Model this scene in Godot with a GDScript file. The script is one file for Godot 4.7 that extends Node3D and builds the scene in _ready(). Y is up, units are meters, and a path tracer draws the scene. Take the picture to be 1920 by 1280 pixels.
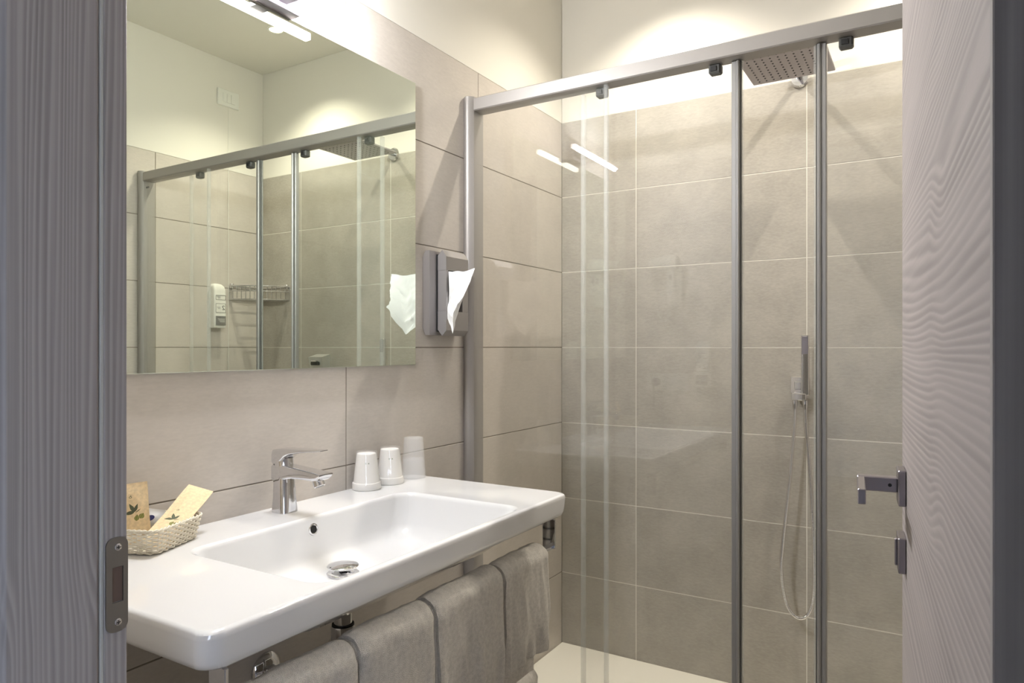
extends Node3D
# Hotel bathroom seen through its open door. x = distance from the mirror wall, y up, z = -(distance into the room).

const W := 1.81          # room width
const DEEP := 2.5        # back wall
const DOOR_IN := 0.387   # inner face of the door wall
const DOOR_OUT := 0.28   # outer face of the door wall
const CEIL := 2.655
const ENC := 1.845       # shower enclosure plane

var M := {}
var box_cache := {}
var taken := {}

# ------------------------------------------------------------------ helpers
func P(x: float, h: float, a: float) -> Vector3:
	return Vector3(x, h, -a)

func build(tris: PackedVector3Array, limit := 40.0, uvs := PackedVector2Array()) -> ArrayMesh:
	var vol := 0.0
	var mid := Vector3.ZERO
	for p in tris:
		mid += p
	mid /= maxf(1.0, tris.size())
	for i in range(0, tris.size(), 3):
		vol += (tris[i] - mid).dot((tris[i + 1] - mid).cross(tris[i + 2] - mid))
	var flip := vol < 0.0
	var count := tris.size() / 3
	var fn := PackedVector3Array()
	fn.resize(count)
	var at := {}
	for f in count:
		var a := tris[f * 3]
		var b := tris[f * 3 + 1]
		var c := tris[f * 3 + 2]
		var n := (b - a).cross(c - a)
		if flip:
			n = -n
		fn[f] = n
		for k in 3:
			var key := Vector3i((tris[f * 3 + k] * 40000.0).round())
			if not at.has(key):
				at[key] = PackedInt32Array()
			var l: PackedInt32Array = at[key]
			l.append(f)
			at[key] = l
	var cosl := cos(deg_to_rad(limit))
	var v := PackedVector3Array()
	var nn := PackedVector3Array()
	var uu := PackedVector2Array()
	for f in count:
		if fn[f].length_squared() < 1e-22:
			continue
		var own := fn[f].normalized()
		var order := [0, 2, 1] if not flip else [0, 1, 2]
		for k in order:
			var p := tris[f * 3 + k]
			var l: PackedInt32Array = at[Vector3i((p * 40000.0).round())]
			var n := Vector3.ZERO
			for g in l:
				var q := fn[g]
				if q.length_squared() > 1e-22 and q.normalized().dot(own) >= cosl:
					n += q
			v.append(p)
			nn.append(n.normalized() if n.length_squared() > 1e-24 else own)
			if uvs.size():
				uu.append(uvs[f * 3 + k])
	var arr := []
	arr.resize(Mesh.ARRAY_MAX)
	arr[Mesh.ARRAY_VERTEX] = v
	arr[Mesh.ARRAY_NORMAL] = nn
	if uvs.size():
		arr[Mesh.ARRAY_TEX_UV] = uu
	var m := ArrayMesh.new()
	m.add_surface_from_arrays(Mesh.PRIMITIVE_TRIANGLES, arr)
	return m

func quad(t: PackedVector3Array, a: Vector3, b: Vector3, c: Vector3, d: Vector3) -> void:
	t.append_array(PackedVector3Array([a, b, c, a, c, d]))

func bevel_tris(size: Vector3, r: float, at := Vector3.ZERO) -> PackedVector3Array:
	# a box with chamfered edges, outward faces counter-clockwise
	var h := size / 2.0
	var t := PackedVector3Array()
	r = minf(r, minf(h.x, minf(h.y, h.z)) * 0.9)
	var c := func(sx: int, sy: int, sz: int, axis: int) -> Vector3:
		var p := Vector3(sx * h.x, sy * h.y, sz * h.z)
		var s := Vector3(sx, sy, sz)
		for k in 3:
			if k != axis:
				p[k] -= s[k] * r
		return p + at
	for axis in 3:
		var u := (axis + 1) % 3
		var w := (axis + 2) % 3
		for s in [-1, 1]:
			var ps := []
			for e in [[-1, -1], [1, -1], [1, 1], [-1, 1]]:
				var q := [0, 0, 0]
				q[axis] = s
				q[u] = e[0]
				q[w] = e[1]
				ps.append(c.call(q[0], q[1], q[2], axis))
			if s > 0:
				quad(t, ps[0], ps[1], ps[2], ps[3])
			else:
				quad(t, ps[3], ps[2], ps[1], ps[0])
		# edges that run along this axis join the faces u and w
		for e in [[-1, -1], [1, -1], [1, 1], [-1, 1]]:
			var q0 := [0, 0, 0]
			var q1 := [0, 0, 0]
			q0[axis] = -1
			q1[axis] = 1
			q0[u] = e[0]; q1[u] = e[0]
			q0[w] = e[1]; q1[w] = e[1]
			var a: Vector3 = c.call(q0[0], q0[1], q0[2], u)
			var b: Vector3 = c.call(q0[0], q0[1], q0[2], w)
			var d: Vector3 = c.call(q1[0], q1[1], q1[2], u)
			var f: Vector3 = c.call(q1[0], q1[1], q1[2], w)
			if e[0] * e[1] > 0:
				quad(t, a, b, f, d)
			else:
				quad(t, b, a, d, f)
	for sx in [-1, 1]:
		for sy in [-1, 1]:
			for sz in [-1, 1]:
				var a: Vector3 = c.call(sx, sy, sz, 0)
				var b: Vector3 = c.call(sx, sy, sz, 1)
				var d: Vector3 = c.call(sx, sy, sz, 2)
				if sx * sy * sz > 0:
					t.append_array(PackedVector3Array([a, b, d]))
				else:
					t.append_array(PackedVector3Array([a, d, b]))
	return t

func bevel_box(size: Vector3, r := 0.002) -> ArrayMesh:
	var key := "%.4f %.4f %.4f %.4f" % [size.x, size.y, size.z, r]
	if not box_cache.has(key):
		box_cache[key] = build(bevel_tris(size, r), 20.0)
	return box_cache[key]

func loft_tris(rings: Array, cap0 := true, cap1 := true) -> PackedVector3Array:
	var t := PackedVector3Array()
	var n: int = rings[0].size()
	for i in rings.size() - 1:
		var r0: PackedVector3Array = rings[i]
		var r1: PackedVector3Array = rings[i + 1]
		for k in n:
			var j := (k + 1) % n
			quad(t, r0[k], r0[j], r1[j], r1[k])
	for e in [[cap0, 0], [cap1, rings.size() - 1]]:
		if e[0]:
			var r: PackedVector3Array = rings[e[1]]
			var mid := Vector3.ZERO
			for p in r:
				mid += p
			mid /= n
			for k in n:
				var j := (k + 1) % n
				if e[1] == 0:
					t.append_array(PackedVector3Array([mid, r[j], r[k]]))
				else:
					t.append_array(PackedVector3Array([mid, r[k], r[j]]))
	return t

func loft(rings: Array, limit := 40.0, cap0 := true, cap1 := true) -> ArrayMesh:
	return build(loft_tris(rings, cap0, cap1), limit)

func lathe_tris(profile: Array, segs := 28, at := Vector3.ZERO, b := Basis.IDENTITY) -> PackedVector3Array:
	# profile of [radius, height] round the y axis of b
	var rings := []
	for q in profile:
		var r := PackedVector3Array()
		for k in segs:
			var w := TAU * k / segs
			r.append(at + b * Vector3(q[0] * cos(w), q[1], q[0] * sin(w)))
		rings.append(r)
	return loft_tris(rings)

func lathe(profile: Array, segs := 28, limit := 40.0, at := Vector3.ZERO, b := Basis.IDENTITY) -> ArrayMesh:
	return build(lathe_tris(profile, segs, at, b), limit)

func tube_tris(pts: PackedVector3Array, r: float, sides := 8, closed := false) -> PackedVector3Array:
	var n := pts.size()
	var rings := []
	var side := Vector3.ZERO
	for i in n:
		var a := pts[(i - 1 + n) % n] if (closed or i > 0) else pts[i]
		var b := pts[(i + 1) % n] if (closed or i < n - 1) else pts[i]
		var d := (b - a).normalized()
		if side == Vector3.ZERO:
			side = d.cross(Vector3.UP if absf(d.y) < 0.9 else Vector3.RIGHT).normalized()
		else:
			side = (side - d * side.dot(d)).normalized()
		var up := d.cross(side)
		var ring := PackedVector3Array()
		for k in sides:
			var w := TAU * k / sides
			ring.append(pts[i] + (side * cos(w) + up * sin(w)) * r)
		rings.append(ring)
	if closed:
		rings.append(rings[0])
	return loft_tris(rings, not closed, not closed)

func tube(pts: PackedVector3Array, r: float, sides := 8, closed := false) -> ArrayMesh:
	return build(tube_tris(pts, r, sides, closed), 60.0)

func smooth_path(pts: Array, steps := 8) -> PackedVector3Array:
	var out := PackedVector3Array()
	for i in pts.size() - 1:
		var p0: Vector3 = pts[maxi(i - 1, 0)]
		var p1: Vector3 = pts[i]
		var p2: Vector3 = pts[i + 1]
		var p3: Vector3 = pts[mini(i + 2, pts.size() - 1)]
		for s in steps:
			out.append(p1.cubic_interpolate(p2, p0, p3, float(s) / steps))
	out.append(pts[pts.size() - 1])
	return out

func rounded(cx: float, cz: float, hx: float, hz: float, r: float, y: float, n := 8) -> PackedVector3Array:
	# rounded rectangle in the horizontal plane, counter-clockwise seen from above
	var out := PackedVector3Array()
	r = minf(r, minf(hx, hz) * 0.999)
	for q in 4:
		var sx: float = [1, -1, -1, 1][q]
		var sz: float = [-1, -1, 1, 1][q]
		for k in n + 1:
			var w := PI / 2 * (q + float(k) / n)
			out.append(Vector3(cx + sx * (hx - r) + r * cos(w), y, cz + sz * (hz - r) - r * sin(w)))
	return out

func prism_tris(poly: PackedVector2Array, z0: float, z1: float, b := Basis.IDENTITY, at := Vector3.ZERO) -> PackedVector3Array:
	# polygon (counter-clockwise) in local xy, extruded along local z
	var t := PackedVector3Array()
	var idx := Geometry2D.triangulate_polygon(poly)
	var f := func(p: Vector2, z: float) -> Vector3: return at + b * Vector3(p.x, p.y, z)
	for i in range(0, idx.size(), 3):
		var tri := [idx[i], idx[i + 1], idx[i + 2]]
		var area := (poly[tri[1]] - poly[tri[0]]).cross(poly[tri[2]] - poly[tri[0]])
		if area < 0:
			tri = [tri[0], tri[2], tri[1]]
		t.append_array(PackedVector3Array([f.call(poly[tri[0]], z1), f.call(poly[tri[1]], z1), f.call(poly[tri[2]], z1)]))
		t.append_array(PackedVector3Array([f.call(poly[tri[0]], z0), f.call(poly[tri[2]], z0), f.call(poly[tri[1]], z0)]))
	for i in poly.size():
		var j := (i + 1) % poly.size()
		quad(t, f.call(poly[i], z0), f.call(poly[j], z0), f.call(poly[j], z1), f.call(poly[i], z1))
	return t

func thing(called: String, at := Vector3.ZERO, label := "", category := "", group := "") -> Node3D:
	var o := Node3D.new()
	o.name = numbered(called)
	add_child(o)
	o.position = at
	if label:
		tag(o, label, category, group)
	return o

func numbered(called: String) -> String:
	if not taken.has(called):
		taken[called] = 0
		return called
	taken[called] += 1
	return "%s_%03d" % [called, taken[called]]

func tag(o: Node, label: String, category: String, group := "") -> void:
	o.set_meta("label", label)
	o.set_meta("category", category)
	if group:
		o.set_meta("group", group)

func struct(called: String, at := Vector3.ZERO, label := "") -> Node3D:
	var o := Node3D.new()
	o.name = called
	add_child(o)
	o.position = at
	o.set_meta("kind", "structure")
	if label:
		o.set_meta("label", label)
	return o

func part(parent: Node, called: String, mesh: Mesh, mat: Material, at := Vector3.ZERO, b := Basis.IDENTITY) -> MeshInstance3D:
	var o := MeshInstance3D.new()
	o.name = called
	o.mesh = mesh
	o.material_override = mat
	o.transform = Transform3D(b, at)
	parent.add_child(o, true)
	return o

func slab(parent: Node, called: String, lo: Vector3, hi: Vector3, mat: Material, r := 0.001) -> MeshInstance3D:
	# a chamfered box between two corners, given in the parent's own axes
	var l := Vector3(minf(lo.x, hi.x), minf(lo.y, hi.y), minf(lo.z, hi.z))
	var h := Vector3(maxf(lo.x, hi.x), maxf(lo.y, hi.y), maxf(lo.z, hi.z))
	return part(parent, called, bevel_box(h - l, r), mat, (l + h) / 2.0)

# ------------------------------------------------------------------ materials
func mat(color: Color, rough := 0.5, metal := 0.0, spec := 0.5) -> StandardMaterial3D:
	var m := StandardMaterial3D.new()
	m.albedo_color = color
	m.roughness = rough
	m.metallic = metal
	m.metallic_specular = spec
	return m

func noise(seed_: int, freq: float, oct := 3) -> FastNoiseLite:
	var n := FastNoiseLite.new()
	n.seed = seed_
	n.noise_type = FastNoiseLite.TYPE_SIMPLEX_SMOOTH
	n.frequency = freq
	n.fractal_octaves = oct
	return n

func tex(img: Image) -> ImageTexture:
	img.generate_mipmaps()
	return ImageTexture.create_from_image(img)

func tile_image(seed_: int, cloud: float, streak: float, grain: float) -> ImageTexture:
	# printed stoneware: soft clouds, fine brushed threads across, a little grain
	var s := 768
	var big := noise(seed_, 0.008, 3).get_seamless_image(s, s)
	var thr := noise(seed_ + 1, 0.11, 3).get_seamless_image(192, s)
	thr.resize(s, s, Image.INTERPOLATE_CUBIC)
	var fine := noise(seed_ + 2, 0.22, 2).get_seamless_image(256, s)
	fine.resize(s, s, Image.INTERPOLATE_CUBIC)
	var img := Image.create(s, s, false, Image.FORMAT_RGB8)
	for y in s:
		for x in s:
			var v := 0.94 + cloud * (big.get_pixel(x, y).r - 0.5) + streak * (thr.get_pixel(x, y).r - 0.5) + grain * (fine.get_pixel(x, y).r - 0.5)
			img.set_pixel(x, y, Color(v, v, v * 0.998))
	return tex(img)

func wood_image(seed_: int, lines: float, warp: float, across: bool, contrast: float) -> Array:
	# long growth rings; the second picture is the height of their grooves
	var s := 1024
	var w1 := noise(seed_, 0.006, 2).get_seamless_image(512, 128)
	w1.resize(s, s, Image.INTERPOLATE_CUBIC)
	var w2 := noise(seed_ + 5, 0.06, 3).get_seamless_image(s, 48)
	w2.resize(s, s, Image.INTERPOLATE_CUBIC)
	var w3 := noise(seed_ + 7, 0.02, 2).get_seamless_image(512, 64)
	w3.resize(s, s, Image.INTERPOLATE_CUBIC)
	var img := Image.create(s, s, false, Image.FORMAT_RGB8)
	var high := Image.create(s, s, false, Image.FORMAT_RGB8)
	for y in s:
		for x in s:
			var ph := float(x) / s * lines + warp * (w1.get_pixel(x, y).r - 0.5)
			var f := ph - floorf(ph)
			var ring := smoothstep(0.0, 0.6, f) * (1.0 - smoothstep(0.7, 1.0, f)) * (0.35 + 1.1 * w3.get_pixel(x, y).r)
			var v := 0.9 - contrast * ring + 0.06 * (w2.get_pixel(x, y).r - 0.5)
			var c := Color(v, v, v)
			var hv := clampf(1.0 - 0.8 * ring, 0.0, 1.0)
			var g := Color(hv, hv, hv)
			if across:
				img.set_pixel(y, x, c)
				high.set_pixel(y, x, g)
			else:
				img.set_pixel(x, y, c)
				high.set_pixel(x, y, g)
	return [tex(img), tex(high)]

func triplanar(m: StandardMaterial3D, scale: float, world := true, offset := Vector3.ZERO) -> StandardMaterial3D:
	m.uv1_triplanar = true
	m.uv1_world_triplanar = world
	m.uv1_scale = Vector3.ONE * scale
	m.uv1_offset = offset
	m.uv1_triplanar_sharpness = 8.0
	return m

func make_materials() -> void:
	M.plaster = mat(Color(0.89, 0.878, 0.84), 0.9, 0.0, 0.3)
	var light_tex := tile_image(11, 0.035, 0.03, 0.03)
	var dark_tex := tile_image(31, 0.07, 0.05, 0.07)
	for k in 3:
		var a := mat([Color(0.815, 0.785, 0.75), Color(0.808, 0.779, 0.744), Color(0.82, 0.79, 0.755)][k], 0.42, 0.0, 0.45)
		a.albedo_texture = light_tex
		M["light_tile_%d" % k] = triplanar(a, 1.05, true, Vector3(0.31, 0.17, 0.43) * k)
		var d := mat([Color(0.70, 0.678, 0.638), Color(0.693, 0.671, 0.631), Color(0.707, 0.685, 0.645)][k], 0.5, 0.0, 0.4)
		d.albedo_texture = dark_tex
		M["dark_tile_%d" % k] = triplanar(d, 1.05, true, Vector3(0.27, 0.37, 0.13) * k)
	M.light_grout = mat(Color(0.52, 0.49, 0.45), 0.9, 0.0, 0.2)
	M.dark_grout = mat(Color(0.88, 0.87, 0.83), 0.9, 0.0, 0.2)
	M.tray = mat(Color(0.90, 0.885, 0.83), 0.5)
	M.ceramic = mat(Color(0.875, 0.875, 0.875), 0.08, 0.0, 0.5)
	M.ceramic.clearcoat_enabled = true
	M.ceramic.clearcoat = 0.5
	M.ceramic.clearcoat_roughness = 0.03
	M.chrome = mat(Color(0.88, 0.88, 0.89), 0.05, 1.0)
	M.satin = mat(Color(0.62, 0.60, 0.62), 0.32, 1.0)
	M.anodised = mat(Color(0.66, 0.645, 0.63), 0.5, 0.6)
	M.post = mat(Color(0.64, 0.635, 0.63), 0.42, 0.6)
	M.post_dark = mat(Color(0.38, 0.38, 0.37), 0.5, 0.2)
	M.black = mat(Color(0.03, 0.03, 0.03), 0.5)
	M.hole = mat(Color(0.05, 0.05, 0.05), 0.7)
	M.roller = mat(Color(0.30, 0.30, 0.29), 0.5)
	M.roller_dark = mat(Color(0.16, 0.16, 0.16), 0.5)
	M.mirror = mat(Color(0.90, 0.925, 0.88), 0.0, 1.0)
	M.mirror_edge = mat(Color(0.70, 0.74, 0.70), 0.15, 0.6)
	var gl := mat(Color(0.75, 0.84, 0.76, 0.012), 0.0, 0.0, 0.5)
	gl.transparency = BaseMaterial3D.TRANSPARENCY_ALPHA
	M.glass = gl
	var se := mat(Color(0.86, 0.87, 0.85, 0.22), 0.45, 0.0, 0.5)
	se.transparency = BaseMaterial3D.TRANSPARENCY_ALPHA
	M.seal = se
	var fr := mat(Color(0.94, 0.94, 0.94, 0.15), 0.4, 0.0, 0.4)
	fr.transparency = BaseMaterial3D.TRANSPARENCY_ALPHA
	M.frosted = fr
	var film := mat(Color(0.97, 0.97, 0.96, 0.10), 0.10, 0.0, 0.5)
	film.transparency = BaseMaterial3D.TRANSPARENCY_ALPHA
	M.film = film
	M.cup = mat(Color(0.93, 0.92, 0.90), 0.85, 0.0, 0.3)
	M.print_green = mat(Color(0.55, 0.60, 0.50), 0.8)
	M.paper = mat(Color(0.88, 0.88, 0.875), 0.9, 0.0, 0.2)
	M.paper.backlight_enabled = true
	M.paper.backlight = Color(0.35, 0.35, 0.35)
	M.white_plastic = mat(Color(0.90, 0.90, 0.87), 0.35)
	M.grey_plastic = mat(Color(0.42, 0.42, 0.41), 0.4)
	M.print_dark = mat(Color(0.22, 0.22, 0.21), 0.7)
	M.steel = mat(Color(0.66, 0.645, 0.64), 0.36, 0.7)
	M.mixer = mat(Color(0.78, 0.78, 0.76), 0.3, 0.4)
	M.cane = mat(Color(0.90, 0.87, 0.80), 0.65)
	var tw := mat(Color(0.90, 0.88, 0.845), 1.0, 0.0, 0.1)
	tw.rim_enabled = true
	tw.rim = 0.15
	tw.rim_tint = 0.6
	var terry := noise(77, 0.16, 2).get_seamless_image(512, 512)
	terry.convert(Image.FORMAT_RGB8)
	var loops := Image.create(512, 512, false, Image.FORMAT_RGB8)
	var wide := noise(78, 0.02, 3).get_seamless_image(512, 512)
	for y in 512:
		for x in 512:
			var v := 0.80 + 0.24 * terry.get_pixel(x, y).r + 0.10 * (wide.get_pixel(x, y).r - 0.5)
			loops.set_pixel(x, y, Color(v, v, v))
	tw.albedo_texture = tex(loops)
	tw.heightmap_enabled = true
	tw.heightmap_texture = tex(terry)
	tw.heightmap_scale = 0.16
	M.towel = triplanar(tw, 8.0, false)
	var wa := wood_image(5, 32.0, 4.0, false, 0.11)
	var jm := mat(Color(0.735, 0.71, 0.70), 0.6, 0.0, 0.3)
	jm.albedo_texture = wa[0]
	jm.heightmap_enabled = true
	jm.heightmap_texture = wa[1]
	jm.heightmap_scale = 0.02
	M.jamb = triplanar(jm, 8.0, false)
	M.jamb.uv1_scale = Vector3(6.0, 0.7, 6.0)
	M.jamb.uv1_offset = Vector3(0.2, 0.5, 0.3)
	var wb := wood_image(8, 84.0, 7.0, true, 0.09)
	var dm := mat(Color(0.735, 0.70, 0.69), 0.55, 0.0, 0.3)
	dm.albedo_texture = wb[0]
	dm.heightmap_enabled = true
	dm.heightmap_texture = wb[1]
	dm.heightmap_scale = 0.015
	M.door = triplanar(dm, 1.0, false)
	M.door.uv1_scale = Vector3(0.6, 1.5, 0.6)
	M.door.uv1_offset = Vector3(0.5, 0.0, 0.5)
	M.gasket = mat(Color(0.72, 0.72, 0.70), 0.6)
	M.nickel = mat(Color(0.58, 0.565, 0.54), 0.4, 0.85)
	M.recess = mat(Color(0.40, 0.33, 0.29), 0.8)
	M.bed_wall = mat(Color(0.80, 0.80, 0.80), 0.9, 0.0, 0.3)
	M.bed_floor = mat(Color(0.40, 0.36, 0.33), 0.6)
	M.window_frame = mat(Color(0.85, 0.85, 0.85), 0.5)
	var tube_glow := mat(Color(1, 1, 1), 0.4)
	tube_glow.emission_enabled = true
	tube_glow.emission = Color(1.0, 0.965, 0.96)
	tube_glow.emission_energy_multiplier = 9.0
	M.tube_glow = tube_glow
	var spot_glow := mat(Color(1, 1, 1), 0.4)
	spot_glow.emission_enabled = true
	spot_glow.emission = Color(1.0, 0.93, 0.80)
	spot_glow.emission_energy_multiplier = 6.0
	M.spot_glow = spot_glow

# ------------------------------------------------------------------ setting
func tiled(wall: Node3D, axis: String, face: float, cuts: Array, rows: int, kind: String, normal_sign: float, seed_: int) -> void:
	# rows of 30 cm; cuts: positions of the upright joints along the wall
	var rng := RandomNumberGenerator.new()
	rng.seed = seed_
	var gap := 0.003
	for i in cuts.size() - 1:
		for r in rows:
			var lo: float = minf(cuts[i], cuts[i + 1]) + gap / 2
			var hi: float = maxf(cuts[i], cuts[i + 1]) - gap / 2
			var y0 := r * 0.3 + gap / 2
			var y1 := (r + 1) * 0.3 - gap / 2
			var m: Material = M["%s_tile_%d" % [kind, rng.randi() % 3]]
			var depth := 0.008
			var proud := rng.randf_range(0.0, 0.0003)
			var c := face - normal_sign * (depth / 2 - proud)
			if axis == "x":
				part(wall, "tile", bevel_box(Vector3(depth, y1 - y0, hi - lo), 0.0006), m, Vector3(c, (y0 + y1) / 2, -(lo + hi) / 2))
			else:
				part(wall, "tile", bevel_box(Vector3(hi - lo, y1 - y0, depth), 0.0006), m, Vector3((lo + hi) / 2, (y0 + y1) / 2, c))

func make_room() -> void:
	var T := 0.10
	var wl := struct("wall_left", Vector3.ZERO, "light beige tiled wall behind the mirror with cream plaster above")
	slab(wl, "grout_bed", P(-T, 0, DOOR_OUT), P(-0.0008, 2.1, DEEP + T), M.light_grout)
	slab(wl, "plaster", P(-T, 2.1, DOOR_OUT), P(-0.001, CEIL, DEEP + T), M.plaster)
	tiled(wl, "x", 0.0, [DOOR_IN, 0.7, 1.3, 1.9, DEEP], 7, "light", 1.0, 1)
	var wb := struct("wall_back", Vector3.ZERO, "grey-beige tiled shower wall with cream plaster above")
	slab(wb, "grout_bed", P(0, 0, DEEP + T), P(W, 2.1, DEEP + 0.0007), M.dark_grout)
	slab(wb, "plaster", P(0, 2.1, DEEP + T), P(W, CEIL, DEEP + 0.001), M.plaster)
	tiled(wb, "z", -DEEP, [0.0, 0.315, 0.916, 1.516, W], 7, "dark", 1.0, 2)
	var wr := struct("wall_right", Vector3.ZERO, "light beige tiled wall facing the mirror")
	slab(wr, "grout_bed", P(W + T, 0, DOOR_OUT), P(W + 0.0014, 2.1, DEEP + T), M.light_grout)
	slab(wr, "plaster", P(W + T, 2.1, DOOR_OUT), P(W + 0.001, CEIL, DEEP + T), M.plaster)
	tiled(wr, "x", W, [DOOR_IN, 0.7, 1.3, 1.9, DEEP], 7, "light", -1.0, 3)
	var wf := struct("wall_front", Vector3.ZERO, "wall with the doorway")
	slab(wf, "masonry", P(0, 0, DOOR_OUT), P(0.575, CEIL, DOOR_IN - 0.009), M.bed_wall)
	slab(wf, "masonry", P(1.33, 0, DOOR_OUT), P(W, CEIL, DOOR_IN - 0.009), M.bed_wall)
	slab(wf, "masonry", P(0.575, 2.13, DOOR_OUT), P(1.33, CEIL, DOOR_IN - 0.009), M.bed_wall)
	slab(wf, "masonry", P(-1.3, 0, DOOR_OUT), P(-T, CEIL, DOOR_IN - 0.009), M.bed_wall)
	slab(wf, "masonry", P(W + T, 0, DOOR_OUT), P(2.8, CEIL, DOOR_IN - 0.009), M.bed_wall)
	slab(wf, "plaster", P(0, 2.1, DOOR_IN - 0.009), P(0.575, CEIL, DOOR_IN - 0.001), M.plaster)
	slab(wf, "plaster", P(1.33, 2.1, DOOR_IN - 0.009), P(W, CEIL, DOOR_IN - 0.001), M.plaster)
	slab(wf, "plaster", P(0.575, 2.13, DOOR_IN - 0.009), P(1.33, CEIL, DOOR_IN - 0.001), M.plaster)
	tiled(wf, "z", -DOOR_IN, [0.0, 0.56], 7, "light", -1.0, 4)
	tiled(wf, "z", -DOOR_IN, [1.345, W], 7, "light", -1.0, 5)
	var fl := struct("floor", Vector3.ZERO, "floor of the bathroom and of the room before it")
	slab(fl, "bathroom_floor", P(-T, -T, DOOR_OUT), P(W + T, 0, DEEP + T), M.dark_tile_0)
	slab(fl, "bedroom_floor", P(-1.4, -T, DOOR_OUT), P(2.8, 0, -3.5), M.bed_floor)
	var ce := struct("ceiling", Vector3.ZERO, "cream plaster ceiling")
	slab(ce, "bathroom_ceiling", P(-T, CEIL, DOOR_OUT), P(W + T, CEIL + T, DEEP + T), M.plaster)
	slab(ce, "bedroom_ceiling", P(-1.4, CEIL, DOOR_OUT), P(2.8, CEIL + T, -3.5), M.bed_wall)
	# the bedroom and its entry passage, where the camera stands; the window is farther in
	var w1 := struct("wall_bedroom_left")
	slab(w1, "panel", P(-1.4, 0, DOOR_IN), P(-1.3, CEIL, -3.5), M.bed_wall)
	var w2 := struct("wall_bedroom_rear")
	slab(w2, "panel", P(-1.3, 0, -3.4), P(2.8, CEIL, -3.5), M.bed_wall)
	var w4 := struct("wall_entry_right")
	slab(w4, "panel", P(1.45, 0, DOOR_OUT), P(1.55, CEIL, -0.3), M.bed_wall)
	var w3 := struct("wall_bedroom_right")
	slab(w3, "panel", P(2.7, 0, DOOR_OUT), P(2.8, CEIL, -0.7), M.bed_wall)
	slab(w3, "panel", P(2.7, 0, -2.6), P(2.8, CEIL, -3.4), M.bed_wall)
	slab(w3, "panel", P(2.7, 0, -0.7), P(2.8, 0.8, -2.6), M.bed_wall)
	slab(w3, "panel", P(2.7, 2.4, -0.7), P(2.8, CEIL, -2.6), M.bed_wall)
	var wn := struct("window_1", Vector3.ZERO, "bedroom window")
	for e in [[0.8, 0.85, 0.7, 2.6], [2.35, 2.4, 0.7, 2.6], [0.85, 2.35, 0.7, 0.75], [0.85, 2.35, 2.55, 2.6], [0.85, 2.35, 1.625, 1.675]]:
		slab(wn, "frame", P(2.73, e[0], -e[2]), P(2.78, e[1], -e[3]), M.window_frame, 0.004)
	slab(wn, "pane", P(2.752, 0.85, -0.75), P(2.758, 2.35, -1.625), M.glass, 0.0005)
	slab(wn, "pane", P(2.752, 0.85, -1.675), P(2.758, 2.35, -2.55), M.glass, 0.0005)

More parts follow.
